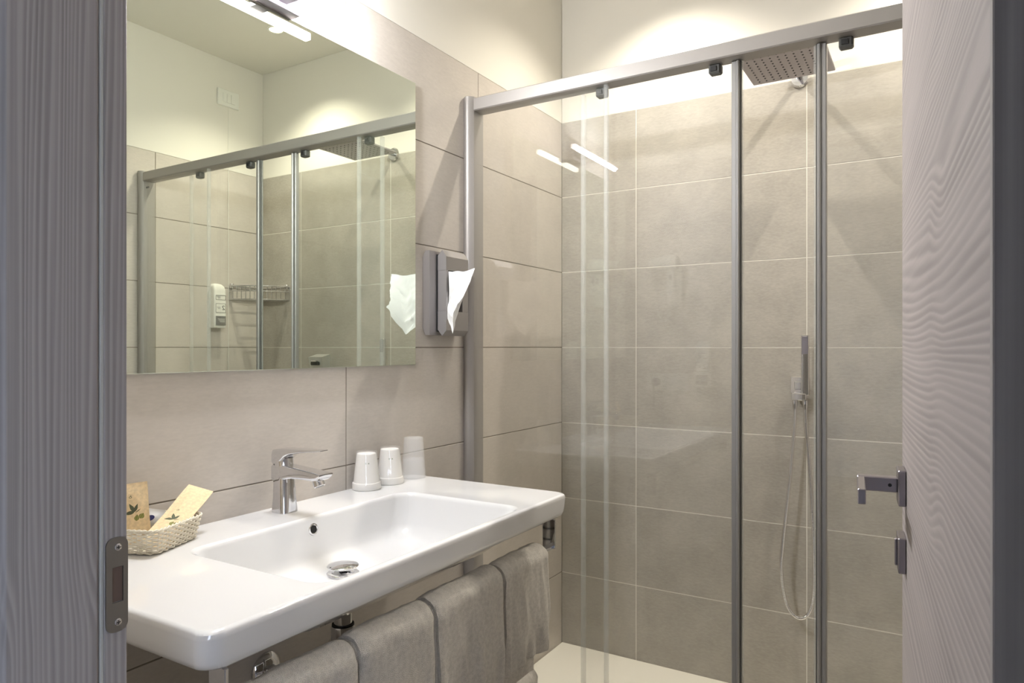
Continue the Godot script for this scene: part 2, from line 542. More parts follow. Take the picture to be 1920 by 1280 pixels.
func make_door() -> void:
	var fr := struct("trim_1", Vector3.ZERO, "grey wood-grain door frame with a metal strike plate")
	slab(fr, "jamb", P(0.575, 0, DOOR_OUT), P(0.607, 2.1, 0.3625), M.jamb, 0.004)
	slab(fr, "gasket", P(0.58, 0, 0.3625), P(0.6055, 2.1, 0.366), M.gasket, 0.0008)
	slab(fr, "jamb", P(0.575, 0, 0.366), P(0.606, 2.1, 0.388), M.jamb, 0.001)
	slab(fr, "jamb", P(1.306, 0, DOOR_OUT), P(1.33, 2.1, 0.385), M.jamb, 0.001)
	slab(fr, "lintel", P(0.575, 2.1, DOOR_OUT), P(1.33, 2.13, 0.385), M.jamb, 0.002)
	slab(fr, "casing", P(0.515, 0, DOOR_OUT - 0.012), P(0.60, 2.15, DOOR_OUT), M.jamb, 0.003)
	slab(fr, "casing", P(1.2958, 0, DOOR_OUT - 0.012), P(1.385, 2.15, DOOR_OUT), M.jamb, 0.0005)
	slab(fr, "casing", P(0.60, 2.1, DOOR_OUT - 0.012), P(1.2958, 2.15, DOOR_OUT), M.jamb, 0.003)
	# strike plate with two screws and the latch recess: rounded plate on the jamb face
	var plate := PackedVector2Array()
	var hw := 0.0105
	var hh := 0.0455
	var sl := PackedVector2Array()
	for q in 4:
		for k in 7:
			var w := PI / 2 * (q + k / 6.0)
			var sx: float = [1, -1, -1, 1][q]
			var sy: float = [1, 1, -1, -1][q]
			plate.append(Vector2(sx * (hw - 0.008) + 0.008 * cos(w), sy * (hh - 0.008) + 0.008 * sin(w)))
	var yb := Basis(Vector3.UP, PI / 2)  # local x -> -z, local z -> +x
	# split round the latch opening so that the hole is real
	var sp := part(fr, "strike_plate", plate_with_hole(plate, Rect2(-0.0045, -0.017, 0.0105, 0.034), 0.0018), M.nickel, P(0.6062, 0.972, 0.3772), yb)
	part(sp, "latch_recess", bevel_box(Vector3(0.010, 0.033, 0.0004), 0.0001), M.recess, Vector3(0.00075, 0, 0.0004))
	for sy in [-1, 1]:
		var scr := part(sp, "screw", lathe([[0.0, 0.0], [0.0034, 0.0], [0.0034, 0.0006], [0.0024, 0.0012], [0.0, 0.0013]], 16, 40.0, Vector3.ZERO, Basis(Vector3.RIGHT, PI / 2)), M.chrome, Vector3(0.0008, sy * 0.036, 0.0018))
		slab(scr, "slot", Vector3(-0.002, -0.0004, 0.0011), Vector3(0.002, 0.0004, 0.0015), M.black, 0.0001)
		slab(scr, "slot", Vector3(-0.0004, -0.002, 0.0011), Vector3(0.0004, 0.002, 0.0015), M.black, 0.0001)
	# the leaf, opened into the room a little past square
	var hinge := P(1.3035, 0, 0.392)
	var tip := P(1.2435, 0, 1.066)
	var along := (tip - hinge).normalized()
	var into := Vector3.UP.cross(along).normalized()
	if into.x > 0:
		into = -into
	# local z = hinge to tip, local x = towards the mirror wall (the visible face)
	var b := Basis(into, Vector3.UP, into.cross(Vector3.UP))
	var zs := 1.0 if b.z.dot(along) > 0 else -1.0
	var d := struct("door_1", hinge, "pale grey wood-grain door standing open, with satin lever handle")
	d.basis = b
	var L := (tip - hinge).length()
	slab(d, "leaf", Vector3(-0.04, 0.008, 0), Vector3(0, 2.09, zs * L), M.door, 0.0015)
	var hz := zs * (L - 0.062)
	var hd := part(d, "handle", bevel_box(Vector3(0.009, 0.044, 0.044), 0.0012), M.satin, Vector3(0.0045, 1.026, hz))
	slab(hd, "neck", Vector3(0.004, -0.008, -0.008), Vector3(0.050, 0.0105, 0.008), M.satin, 0.0012)
	slab(hd, "lever", Vector3(0.041, -0.0085, zs * 0.0085), Vector3(0.0495, 0.0095, -zs * 0.096), M.satin, 0.001)
	part(hd, "grub_screw", lathe([[0.0, 0.0], [0.0022, 0.0], [0.0022, 0.0008], [0.0, 0.0008]], 12), M.black, Vector3(0.013, 0.0012, -zs * 0.0079), Basis(Vector3.RIGHT, -zs * PI / 2))
	var tt := part(d, "thumb_turn", bevel_box(Vector3(0.009, 0.044, 0.044), 0.0012), M.satin, Vector3(0.0045, 0.943, hz))
	slab(tt, "turn_knob", Vector3(0.004, -0.017, -0.004), Vector3(0.0075, 0.017, 0.004), M.satin, 0.001)
	for y in [0.25, 1.05, 1.85]:
		part(d, "hinge", lathe([[0.0, -0.04], [0.006, -0.04], [0.006, 0.04], [0.0, 0.04]], 14), M.satin, Vector3(-0.046, y, zs * 0.004))

func plate_with_hole(outline: PackedVector2Array, hole: Rect2, depth: float) -> ArrayMesh:
	# outline minus hole, as four clipped pieces; extruded
	var t := PackedVector3Array()
	var big := 1.0
	var cuts := [Rect2(-big, -big, hole.position.x + big, 2 * big), Rect2(hole.end.x, -big, big - hole.end.x, 2 * big), Rect2(hole.position.x, hole.end.y, hole.size.x, big), Rect2(hole.position.x, -big, hole.size.x, hole.position.y + big)]
	for r in cuts:
		var q := PackedVector2Array([r.position, Vector2(r.end.x, r.position.y), r.end, Vector2(r.position.x, r.end.y)])
		for piece in Geometry2D.intersect_polygons(outline, q):
			var p: PackedVector2Array = piece
			if Geometry2D.is_polygon_clockwise(p):
				p.reverse()
			t.append_array(prism_tris(p, 0.0, depth))
	return build(t, 20.0)

# ------------------------------------------------------------------ lamps
func make_lamps() -> void:
	var o := thing("mirror_lamp", P(0, 1.962, 1.067), "slim glowing light bar on a satin metal box above the mirror", "lamp")
	slab(o, "housing", Vector3(0.0, 0.0, -0.057), Vector3(0.029, 0.075, 0.057), M.satin, 0.0012)
	slab(o, "arm", Vector3(0.027, 0.012, -0.018), Vector3(0.078, 0.024, 0.018), M.satin, 0.001)
	slab(o, "light_bar", Vector3(0.075, 0.008, -0.17), Vector3(0.096, 0.026, 0.17), M.tube_glow, 0.003)
	var al := AreaLight3D.new()
	al.name = "bar_light"
	o.add_child(al)
	al.area_size = Vector2(0.33, 0.018)
	al.area_normalize_energy = true
	# its long side lies along the bar; it looks out into the room and a little down
	var look := Vector3(0.80, -0.60, 0).normalized()
	al.basis = Basis(Vector3(0, 0, -1), Vector3(0, 0, -1).cross(look) * -1.0, -look)
	al.position = Vector3(0.0855, 0.017, 0) + look * 0.0165
	al.light_color = LAMP_COLOR
	al.light_energy = LAMP
	al.area_range = 8.0
	al.area_attenuation = 2.0
	al.shadow_enabled = true
	for k in 3:
		var l := OmniLight3D.new()
		l.name = "bar_glow"
		o.add_child(l, true)
		l.position = Vector3(0.0855, 0.017, -0.11 + 0.11 * k)
		l.light_color = LAMP_COLOR
		l.light_energy = GLOW
		l.light_size = 0.009
		l.omni_range = 8.0
		l.omni_attenuation = 2.0
		l.shadow_enabled = true
	for q in [[0.48, 2.172, "recessed round ceiling light above the shower's mirror-wall side", SPOT], [1.316, 2.172, "recessed round ceiling light above the shower, near the corner shelf", SPOT]]:
		var s := thing("downlight", P(q[0], CEIL, q[1]), q[2], "ceiling light", "downlights over the shower")
		part(s, "rim", lathe([[0.030, 0.0], [0.030, -0.004], [0.040, -0.004], [0.041, -0.002], [0.041, 0.0]], 32), M.white_plastic)
		part(s, "lamp_face", lathe([[0.0, 0.0], [0.0295, 0.0], [0.0295, -0.002], [0.0, -0.002]], 32), M.spot_glow)
		var l := SpotLight3D.new()
		l.name = "spot_beam"
		s.add_child(l)
		l.position = Vector3(0, -0.012, 0)
		l.rotation.x = -PI / 2
		l.light_color = Color(1.0, 0.965, 0.905)
		l.light_energy = q[3]
		l.light_size = 0.01
		l.spot_angle = 60.0
		l.spot_angle_attenuation = 1.0
		l.spot_range = 8.0
		l.spot_attenuation = 2.0
		l.shadow_enabled = true

# ------------------------------------------------------------------ mirror and basin
func make_mirror() -> void:
	var o := thing("wall_mirror", P(0, 1.15, 1.067), "large frameless rectangular mirror above the washbasin", "mirror")
	slab(o, "backing", Vector3(0.0, 0.004, -0.497), Vector3(0.004, 0.803, 0.497), M.mirror_edge, 0.0005)
	slab(o, "mirror_glass", Vector3(0.004, 0.0, -0.50), Vector3(0.009, 0.807, 0.50), M.mirror, 0.0012)

func make_basin() -> void:
	var cx := 0.2525
	var ca := 1.05
	var o := thing("washbasin", P(0, 0.84, ca), "wide white ceramic washbasin with a rectangular bowl under the mirror", "washbasin")
	var bx := 0.316
	var bz := -0.005
	var rings := [rounded(bx - 0.011, bz, 0.167, 0.302, 0.05, -0.058, 8)]
	for q in [[0.024, -0.058], [0.013, -0.0555], [0.006, -0.050], [0.003, -0.042], [0.0015, -0.03], [0.0002, -0.011], [0.0002, -0.0085], [0.0012, -0.004], [0.0036, -0.0014], [0.0075, -0.0001], [0.009, 0.0]]:
		rings.append(rounded(cx, 0, cx - q[0], 0.505 - q[0], 0.028 + 0.0 * q[0], q[1], 8))
	# the bowl: each row is inset across the wall, inset along the wall, height, and how far the front slopes in
	for q in [[-0.006, -0.006, 0.0, 0.0], [-0.004, -0.004, -0.0002, 0.0], [-0.001, -0.001, -0.0016, 0.0], [0.0015, 0.002, -0.005, 0.0], [0.003, 0.004, -0.010, 0.0], [0.0065, 0.012, -0.040, 0.020], [0.0105, 0.024, -0.070, 0.048], [0.015, 0.034, -0.084, 0.062], [0.024, 0.048, -0.0945, 0.072], [0.038, 0.07, -0.1005, 0.078], [0.06, 0.10, -0.1045, 0.084], [0.08, 0.16, -0.107, 0.09], [0.10, 0.22, -0.108, 0.10]]:
		rings.append(rounded(bx - q[3] / 2, bz, 0.17 - q[0] - q[3] / 2, 0.30 - q[1], clampf(0.042 - q[0] * 0.1, 0.01, 0.05), q[2], 8))
	part(o, "bowl", loft(rings, 35.0, false, true), M.ceramic)
	# outside of the bowl hanging under the slab
	var under := []
	for q in [[0.0, -0.057, 0.022], [0.004, -0.080, 0.045], [0.015, -0.10, 0.062], [0.04, -0.116, 0.078], [0.09, -0.122, 0.1]]:
		under.append(rounded(bx - q[2] / 2, bz, 0.178 - q[0] - q[2] / 2, 0.302 - q[0], 0.05, q[1], 8))
	part(o, "bowl_underside", build(loft_tris(under, false, true), 40.0), M.ceramic)
	# overflow on the back face of the bowl
	var nb := Basis(Vector3(0, 0, 1), -PI / 2 + 0.14)
	var ov := part(o, "overflow_ring", lathe([[0.0085, -0.002], [0.0085, 0.0012], [0.0098, 0.0022], [0.0122, 0.0018], [0.0135, 0.0], [0.0135, -0.002]], 32), M.chrome, Vector3(0.1505, -0.0265, 0.0), nb)
	part(ov, "overflow_hole", lathe([[0.0, -0.002], [0.0086, -0.002], [0.0086, 0.0008], [0.0, 0.0008]], 24), M.hole)
	var dr := part(o, "drain", lathe([[0.0, -0.004], [0.032, -0.004], [0.033, 0.0005], [0.031, 0.002], [0.023, 0.001], [0.021, -0.003], [0.0, -0.003]], 36), M.chrome, Vector3(0.237, -0.1045, 0.0))
	part(dr, "stopper", lathe([[0.0, 0.0], [0.009, 0.0], [0.009, 0.008], [0.022, 0.010], [0.031, 0.0125], [0.0325, 0.015], [0.030, 0.0175], [0.018, 0.0205], [0.0, 0.0215]], 40), M.chrome)
	# trap and wall flange under the basin
	var tr := thing("drain_trap", P(0.237, 0.45, ca), "chrome bottle trap under the washbasin with its wall flange", "drain trap")
	part(tr, "tailpiece", lathe([[0.0, 0.15], [0.019, 0.15], [0.019, 0.262], [0.0, 0.262]], 28), M.chrome)
	part(tr, "nut", lathe([[0.0, 0.150], [0.0235, 0.150], [0.0245, 0.153], [0.0245, 0.176], [0.0235, 0.179], [0.0, 0.179]], 28), M.chrome)
	part(tr, "nut_seal", lathe([[0.0, 0.179], [0.0225, 0.179], [0.0225, 0.182], [0.0, 0.182]], 28), M.black)
	part(tr, "bottle", lathe([[0.0, -0.05], [0.024, -0.05], [0.031, -0.042], [0.032, -0.03], [0.032, 0.135], [0.029, 0.147], [0.0, 0.150]], 32), M.chrome)
	part(tr, "outlet_pipe", tube(PackedVector3Array([Vector3(-0.02, 0.03, 0), Vector3(-0.236, 0.03, 0)]), 0.016, 20), M.chrome)
	part(tr, "wall_flange", lathe([[0.0, 0.0], [0.039, 0.0], [0.039, 0.004], [0.033, 0.011], [0.021, 0.018], [0.0, 0.018]], 36), M.chrome, Vector3(-0.2365, 0.03, 0), Basis(Vector3(0, 0, 1), -PI / 2))

func make_faucet() -> void:
	var o := thing("faucet", P(0.060, 0.84, 1.052), "chrome single-lever faucet standing on the washbasin's back rim", "faucet")
	var body := []
	for q in [[0.0, 0.0, 0.0245, 0.0235], [0.0, 0.002, 0.0245, 0.0235], [-0.001, 0.03, 0.022, 0.0215], [-0.002, 0.06, 0.021, 0.0205], [-0.003, 0.085, 0.0205, 0.020], [-0.0035, 0.098, 0.020, 0.0198]]:
		body.append(rounded(q[0], 0, q[2], q[3], 0.015, q[1], 6))
	var t := loft_tris(body)
	# spout: sections across its length; each [x, bottom, top, half width]
	var sp := []
	for q in [[-0.022, 0.068, 0.104, 0.0185], [0.0, 0.070, 0.1045, 0.0195], [0.018, 0.074, 0.1035, 0.0200], [0.035, 0.0775, 0.1025, 0.0205], [0.07, 0.0785, 0.0995, 0.021], [0.10, 0.0785, 0.097, 0.0215], [0.116, 0.080, 0.0955, 0.0212], [0.123, 0.086, 0.0945, 0.0205], [0.126, 0.0905, 0.0937, 0.0195]]:
		var ring := PackedVector3Array()
		var h: float = (q[2] - q[1]) / 2
		var r: float = minf(h * 0.95, 0.007)
		for p in rounded(0, 0, q[3], h, r, 0, 5):
			ring.append(Vector3(q[0], (q[1] + q[2]) / 2 - p.z, p.x))
		sp.append(ring)
	part(o, "body", build(t, 40.0), M.chrome)
	part(o, "spout", loft(sp, 35.0), M.chrome)
	var ae := part(o, "aerator", lathe([[0.0, -0.012], [0.0105, -0.012], [0.0122, -0.011], [0.0122, 0.006], [0.0, 0.006]], 28), M.chrome, Vector3(0.103, 0.0765, 0), Basis(Vector3(0, 0, 1), 0.42))
	part(ae, "mesh_screen", lathe([[0.0, -0.0125], [0.0088, -0.0125], [0.0088, -0.0115], [0.0, -0.0115]], 20), M.grey_plastic)
	# lever: a rounded cap that runs out into a thin blade
	part(o, "cap", lathe([[0.0, 0.098], [0.0195, 0.099], [0.0200, 0.101], [0.0200, 0.118], [0.0, 0.122]], 32), M.chrome, Vector3(-0.002, 0, 0))
	var lv := []
	for q in [[-0.0255, 0.108, 0.122, 0.012], [-0.024, 0.105, 0.130, 0.0165], [-0.019, 0.1035, 0.1365, 0.019], [-0.008, 0.1045, 0.1385, 0.0205], [0.006, 0.112, 0.1395, 0.0205], [0.018, 0.122, 0.140, 0.020], [0.032, 0.1285, 0.1405, 0.0190], [0.06, 0.134, 0.1412, 0.0172], [0.09, 0.1380, 0.1422, 0.0155], [0.117, 0.1408, 0.1432, 0.0135], [0.120, 0.1415, 0.1428, 0.0110]]:
		var ring := PackedVector3Array()
		var h: float = (q[2] - q[1]) / 2
		for p in rounded(0, 0, q[3], h, minf(h * 0.95, 0.006), 0, 5):
			ring.append(Vector3(q[0], (q[1] + q[2]) / 2 - p.z, p.x))
		lv.append(ring)
	var le := part(o, "lever", loft(lv, 35.0), M.chrome)
	part(le, "temperature_mark", lathe([[0.0, 0.0], [0.0022, 0.0], [0.0022, 0.0006], [0.0, 0.0006]], 12), M.grey_plastic, Vector3(0.0085, 0.1085, 0), Basis(Vector3(0, 0, 1), -PI / 2))

# ------------------------------------------------------------------ towels
func towel(at_a0: float, at_a1: float, top: float, front_low: float, back_low: float, seed_: int, label: String, x0 := 0.480, half := 0.034) -> void:
	# a folded towel hung over the rail: three layers of cloth, each an inverted U with real thickness, lofted along the rail
	var o := thing("towel", P(x0, top, (at_a0 + at_a1) / 2), label, "towel", "grey towels hanging on the rail")
	var n1 := noise(seed_, 1.0, 3)
	var th := 0.0075
	for layer in 3:
		var into := layer * 0.0078
		var s0 := at_a0 - (at_a0 + at_a1) / 2 + 0.009 - 0.004 * layer
		var s1 := at_a1 - (at_a0 + at_a1) / 2 - 0.002 * layer
		var steps := 40
		var rings := []
		var fl := front_low + 0.004 * layer
		for i in steps + 1:
			var u := float(i) / steps
			var s := lerpf(s0, s1, u)
			var edge := minf(u, 1.0 - u) * (s1 - s0)
			var soft := pow(clampf(1.0 - edge / 0.012, 0.0, 1.0), 2.0)
			var r := half - into - soft * 0.0035
			var dt := top - fl
			var sway := 0.020 * n1.get_noise_2d(s * 7.0, 3.0) + 0.012 * n1.get_noise_2d(s * 20.0, 7.0)
			var dip := 0.007 * n1.get_noise_2d(s * 14.0, 11.0)
			var outer := []
			var inner := []
			for k in 17:
				var f := float(k) / 16
				var y := -dt + f * (dt - half)
				var w := sway * (1.0 - f) + 0.007 * n1.get_noise_2d(s * 24.0 + y * 5.0, y * 4.0) * (1.0 - 0.4 * f)
				var fat := 1.0 + 0.20 * sin(PI * minf(1.0, (1.0 - f) * 1.1)) * (1.0 - f)
				outer.append(Vector2(r * fat + w, y + dip))
				inner.append(Vector2(r * fat + w - th + soft * 0.002, y + dip))
			for k in range(1, 14):
				var w := PI * k / 14
				var bump := 0.0022 * n1.get_noise_2d(s * 22.0, 15.0 + k * 0.25)
				outer.append(Vector2((r + bump) * cos(w), -half + (r + bump) * sin(w) + dip * (1.0 - k / 14.0)))
				inner.append(Vector2((r - th) * cos(w), -half + (r - th) * sin(w) + dip * (1.0 - k / 14.0)))
			for k in 8:
				var f := float(k) / 7
				var y := -half - f * (top - back_low - half)
				outer.append(Vector2(-r, y))
				inner.append(Vector2(-r + th, y))
			inner.reverse()
			var ring := PackedVector3Array()
			var lowp: Vector2 = (outer[0] + inner[inner.size() - 1]) / 2
			for p in outer:
				ring.append(Vector3(p.x, p.y, -s))
			for p in inner:
				ring.append(Vector3(p.x, p.y, -s))
			ring.append(Vector3(lowp.x, lowp.y - 0.004, -s))
			rings.append(ring)
		part(o, "cloth_layer", strip_capped(rings, 60), M.towel)

func strip_capped(rings: Array, limit: float) -> ArrayMesh:
	# lofts U-shaped sections; the ends are closed between the outer and the inner line
	var t := loft_tris(rings, false, false)
	var n: int = rings[0].size() - 1
	var h := n / 2
	for e in [0, rings.size() - 1]:
		var r: PackedVector3Array = rings[e]
		for k in h - 1:
			var a := r[k]
			var b := r[k + 1]
			var c := r[n - 2 - k]
			var d := r[n - 1 - k]
			if e == 0:
				quad(t, d, c, b, a)
			else:
				quad(t, a, b, c, d)
		if e == 0:
			t.append_array(PackedVector3Array([r[0], r[n], r[n - 1]]))
		else:
			t.append_array(PackedVector3Array([r[n - 1], r[n], r[0]]))
	return build(t, limit)

func make_towels() -> void:
	var r := thing("towel_rail", P(0.478, 0.71, 1.045), "flat chrome towel rail fixed under the washbasin's front edge", "towel rail")
	for s in [-1, 1]:
		# a bracket: flat strap frame under the slab
		slab(r, "bracket", Vector3(-0.02, 0.0, s * 0.457), Vector3(0.014, 0.0715, s * 0.463), M.chrome, 0.0008)
	slab(r, "bar", Vector3(-0.0085, 0.0, -0.458), Vector3(0.0085, 0.007, 0.458), M.chrome, 0.0008)
	towel(0.592, 0.804, 0.742, 0.42, 0.42, 3, "grey towel on the rail, nearest the door, under the basin's basket end")
	towel(0.806, 1.000, 0.743, 0.43, 0.42, 14, "grey towel on the rail in front of the chrome drain pipe")
	towel(1.002, 1.236, 0.744, 0.474, 0.42, 21, "grey towel on the rail, second from the shower")
	towel(1.238, 1.436, 0.743, 0.508, 0.44, 33, "grey towel hanging on the rail end next to the shower")
	# a low stand with one more towel over it; only the towel's shoulder shows
	var st := thing("towel_stand", P(0.38, 0, 1.47), "low chrome towel stand under the washbasin beside the shower", "towel stand")
	for s in [-1, 1]:
		part(st, "upright", tube(PackedVector3Array([Vector3(0, 0.0, s * 0.10), Vector3(0, 0.342, s * 0.10)]), 0.008, 12), M.chrome)
		part(st, "foot", tube(PackedVector3Array([Vector3(-0.09, 0.008, s * 0.10), Vector3(0.09, 0.008, s * 0.10)]), 0.008, 12), M.chrome)
	part(st, "bar", tube(PackedVector3Array([Vector3(0, 0.342, -0.11), Vector3(0, 0.342, 0.11)]), 0.008, 12), M.chrome)
	towel(1.375, 1.565, 0.383, 0.16, 0.16, 41, "grey towel folded low beneath the hanging towels, by the shower tray", 0.38, 0.034)

# ------------------------------------------------------------------ things on the basin
func make_cups() -> void:
	var top := 0.8402
	for q in [[0.043, 1.328, 0.0, "white wrapped cup upside down on the basin, nearest the faucet"], [0.043, 1.417, 0.9, "white wrapped cup upside down between the other cup and the tumbler"]]:
		var o := thing("wrapped_cup", P(q[0], top, q[1]), q[3], "cup", "paper cups wrapped in film on the basin")
		part(o, "cup", lathe([[0.0, 0.0], [0.0340, 0.0], [0.0358, 0.002], [0.0362, 0.014], [0.0352, 0.0175], [0.0325, 0.0185], [0.0315, 0.03], [0.0245, 0.088], [0.0235, 0.0905], [0.0215, 0.0915], [0.020, 0.0895], [0.0, 0.0892]], 36), M.cup)
		# crinkled clear film round it, gathered on top
		var rings := []
		var nz := noise(int(50 + q[2] * 10), 1.0, 2)
		for p in [[0.0366, 0.0003], [0.0374, 0.010], [0.0368, 0.018], [0.0345, 0.026], [0.0305, 0.055], [0.0268, 0.085], [0.0258, 0.0925], [0.0245, 0.0955], [0.020, 0.0965], [0.013, 0.0962], [0.006, 0.0955], [0.001, 0.096]]:
			var ring := PackedVector3Array()
			for k in 40:
				var w: float = TAU * k / 40 + q[2]
				var c: float = 1.0 + 0.05 * nz.get_noise_2d(k * 1.7, p[1] * 60.0) + (0.10 * sin(w * 7.0) if p[1] > 0.095 else 0.0)
				ring.append(Vector3(p[0] * c * cos(w), p[1], p[0] * c * sin(w)))
			rings.append(ring)
		part(o, "film_wrapper", build(loft_tris(rings, false, false), 25.0), M.film)
		for s in [-1, 1]:
			part(o, "printed_mark", lathe([[0.0, 0.0], [0.0016, 0.0], [0.0016, 0.0005], [0.0, 0.0005]], 12), M.print_green, Vector3(0.0195, 0.068, 0.0188) + Vector3(0.7, 0, -0.7) * s * 0.0038, Basis(Vector3(0.7071, 0, -0.7071), 1.57))
	var g := thing("frosted_tumbler", P(0.046, top, 1.512), "tall frosted plastic tumbler upside down at the basin's far end", "tumbler")
	part(g, "tumbler", lathe([[0.0335, 0.0], [0.0345, 0.001], [0.0345, 0.003], [0.0268, 0.109], [0.0255, 0.111], [0.0, 0.1115], [0.0, 0.109], [0.0248, 0.1085], [0.0322, 0.003]], 40), M.frosted)
	part(g, "inner_cup", lathe([[0.0318, 0.0005], [0.0325, 0.002], [0.0288, 0.050], [0.0275, 0.052], [0.0, 0.052], [0.0, 0.050], [0.0268, 0.049], [0.0305, 0.002]], 40), M.frosted)

func leaf_print(img: Image, c: Vector2, dir: float, len_: float, wid: float, col: Color) -> void:
	var d := Vector2(cos(dir), sin(dir))
	for y in range(int(c.y - len_) - 2, int(c.y + len_) + 3):
		for x in range(int(c.x - len_) - 2, int(c.x + len_) + 3):
			if x < 0 or y < 0 or x >= img.get_width() or y >= img.get_height():
				continue
			var p := Vector2(x, y) - c
			var u := p.dot(d) / len_
			var v := absf(p.cross(d)) / wid
			if u >= 0.0 and u <= 1.0:
				var w := sin(PI * pow(u, 0.8))
				if v < w:
					var k := 0.75 if v > w * 0.78 or v < 0.08 else 1.0
					img.set_pixel(x, y, Color(col.r * k, col.g * k, col.b * k))

func sachet_material(seed_: int, w: int, h: int, where: Vector2) -> StandardMaterial3D:
	var img := Image.create(w, h, false, Image.FORMAT_RGB8)
	var nz := noise(seed_, 0.03, 3)
	for y in h:
		for x in w:
			var v := 1.0 + 0.07 * nz.get_noise_2d(x, y)
			img.set_pixel(x, y, Color(0.91 * v, 0.815 * v, 0.65 * v))
	var g := Color(0.37, 0.39, 0.29)
	leaf_print(img, where, -2.05, 72, 13, g)
	leaf_print(img, where, -1.15, 62, 11, g)
	leaf_print(img, where, 3.05, 74, 13, g)
	leaf_print(img, where + Vector2(6, 6), -0.55, 46, 3, g)
	var o := Color(0.56, 0.56, 0.30)
	leaf_print(img, where + Vector2(34, 52), -0.9, 44, 18, o)
	leaf_print(img, where + Vector2(8, 66), -1.35, 46, 17, o)
	# the small curl printed above the leaves
	for k in 60:
		var a := k / 60.0 * TAU * 1.1
		var p := where + Vector2(-22, -112) + Vector2(9.0 * sin(a * 1.0), 14.0 * sin(a * 0.5) - 6.0)
		img.fill_rect(Rect2i(int(p.x), int(p.y), 3, 3), g)
	var m := mat(Color(1, 1, 1), 0.7)
	m.albedo_texture = tex(img)
	return m

func pillow(w: float, h: float, fat: float) -> ArrayMesh:
	# a flat sealed packet, a little fuller in the middle; local xy, faces +z; uv over its front
	var t := PackedVector3Array()
	var uv := PackedVector2Array()
	var nx := 10
	var ny := 16
	var f := func(i: int, j: int, s: float) -> Vector3:
		var u := float(i) / nx
		var v := float(j) / ny
		var e := minf(minf(u, 1 - u) * w, minf(v, 1 - v) * h)
		var z := fat * smoothstep(0.0, 1.0, clampf((e - 0.004) / 0.014, 0, 1)) + 0.0005
		var wav := 0.0012 * sin(v * 9.0) * (1.0 - 2.0 * u)
		return Vector3((u - 0.5) * w, v * h, s * z + wav)
	for s in [1.0, -1.0]:
		for i in nx:
			for j in ny:
				var q := [f.call(i, j, s), f.call(i + 1, j, s), f.call(i + 1, j + 1, s), f.call(i, j + 1, s)]
				var z := [Vector2(float(i) / nx, 1 - float(j) / ny), Vector2(float(i + 1) / nx, 1 - float(j) / ny), Vector2(float(i + 1) / nx, 1 - float(j + 1) / ny), Vector2(float(i) / nx, 1 - float(j + 1) / ny)]
				var order := [0, 1, 2, 0, 2, 3] if s > 0 else [0, 2, 1, 0, 3, 2]
				for k in order:
					t.append(q[k])
					uv.append(z[k])
	return build(t, 50.0, uv)

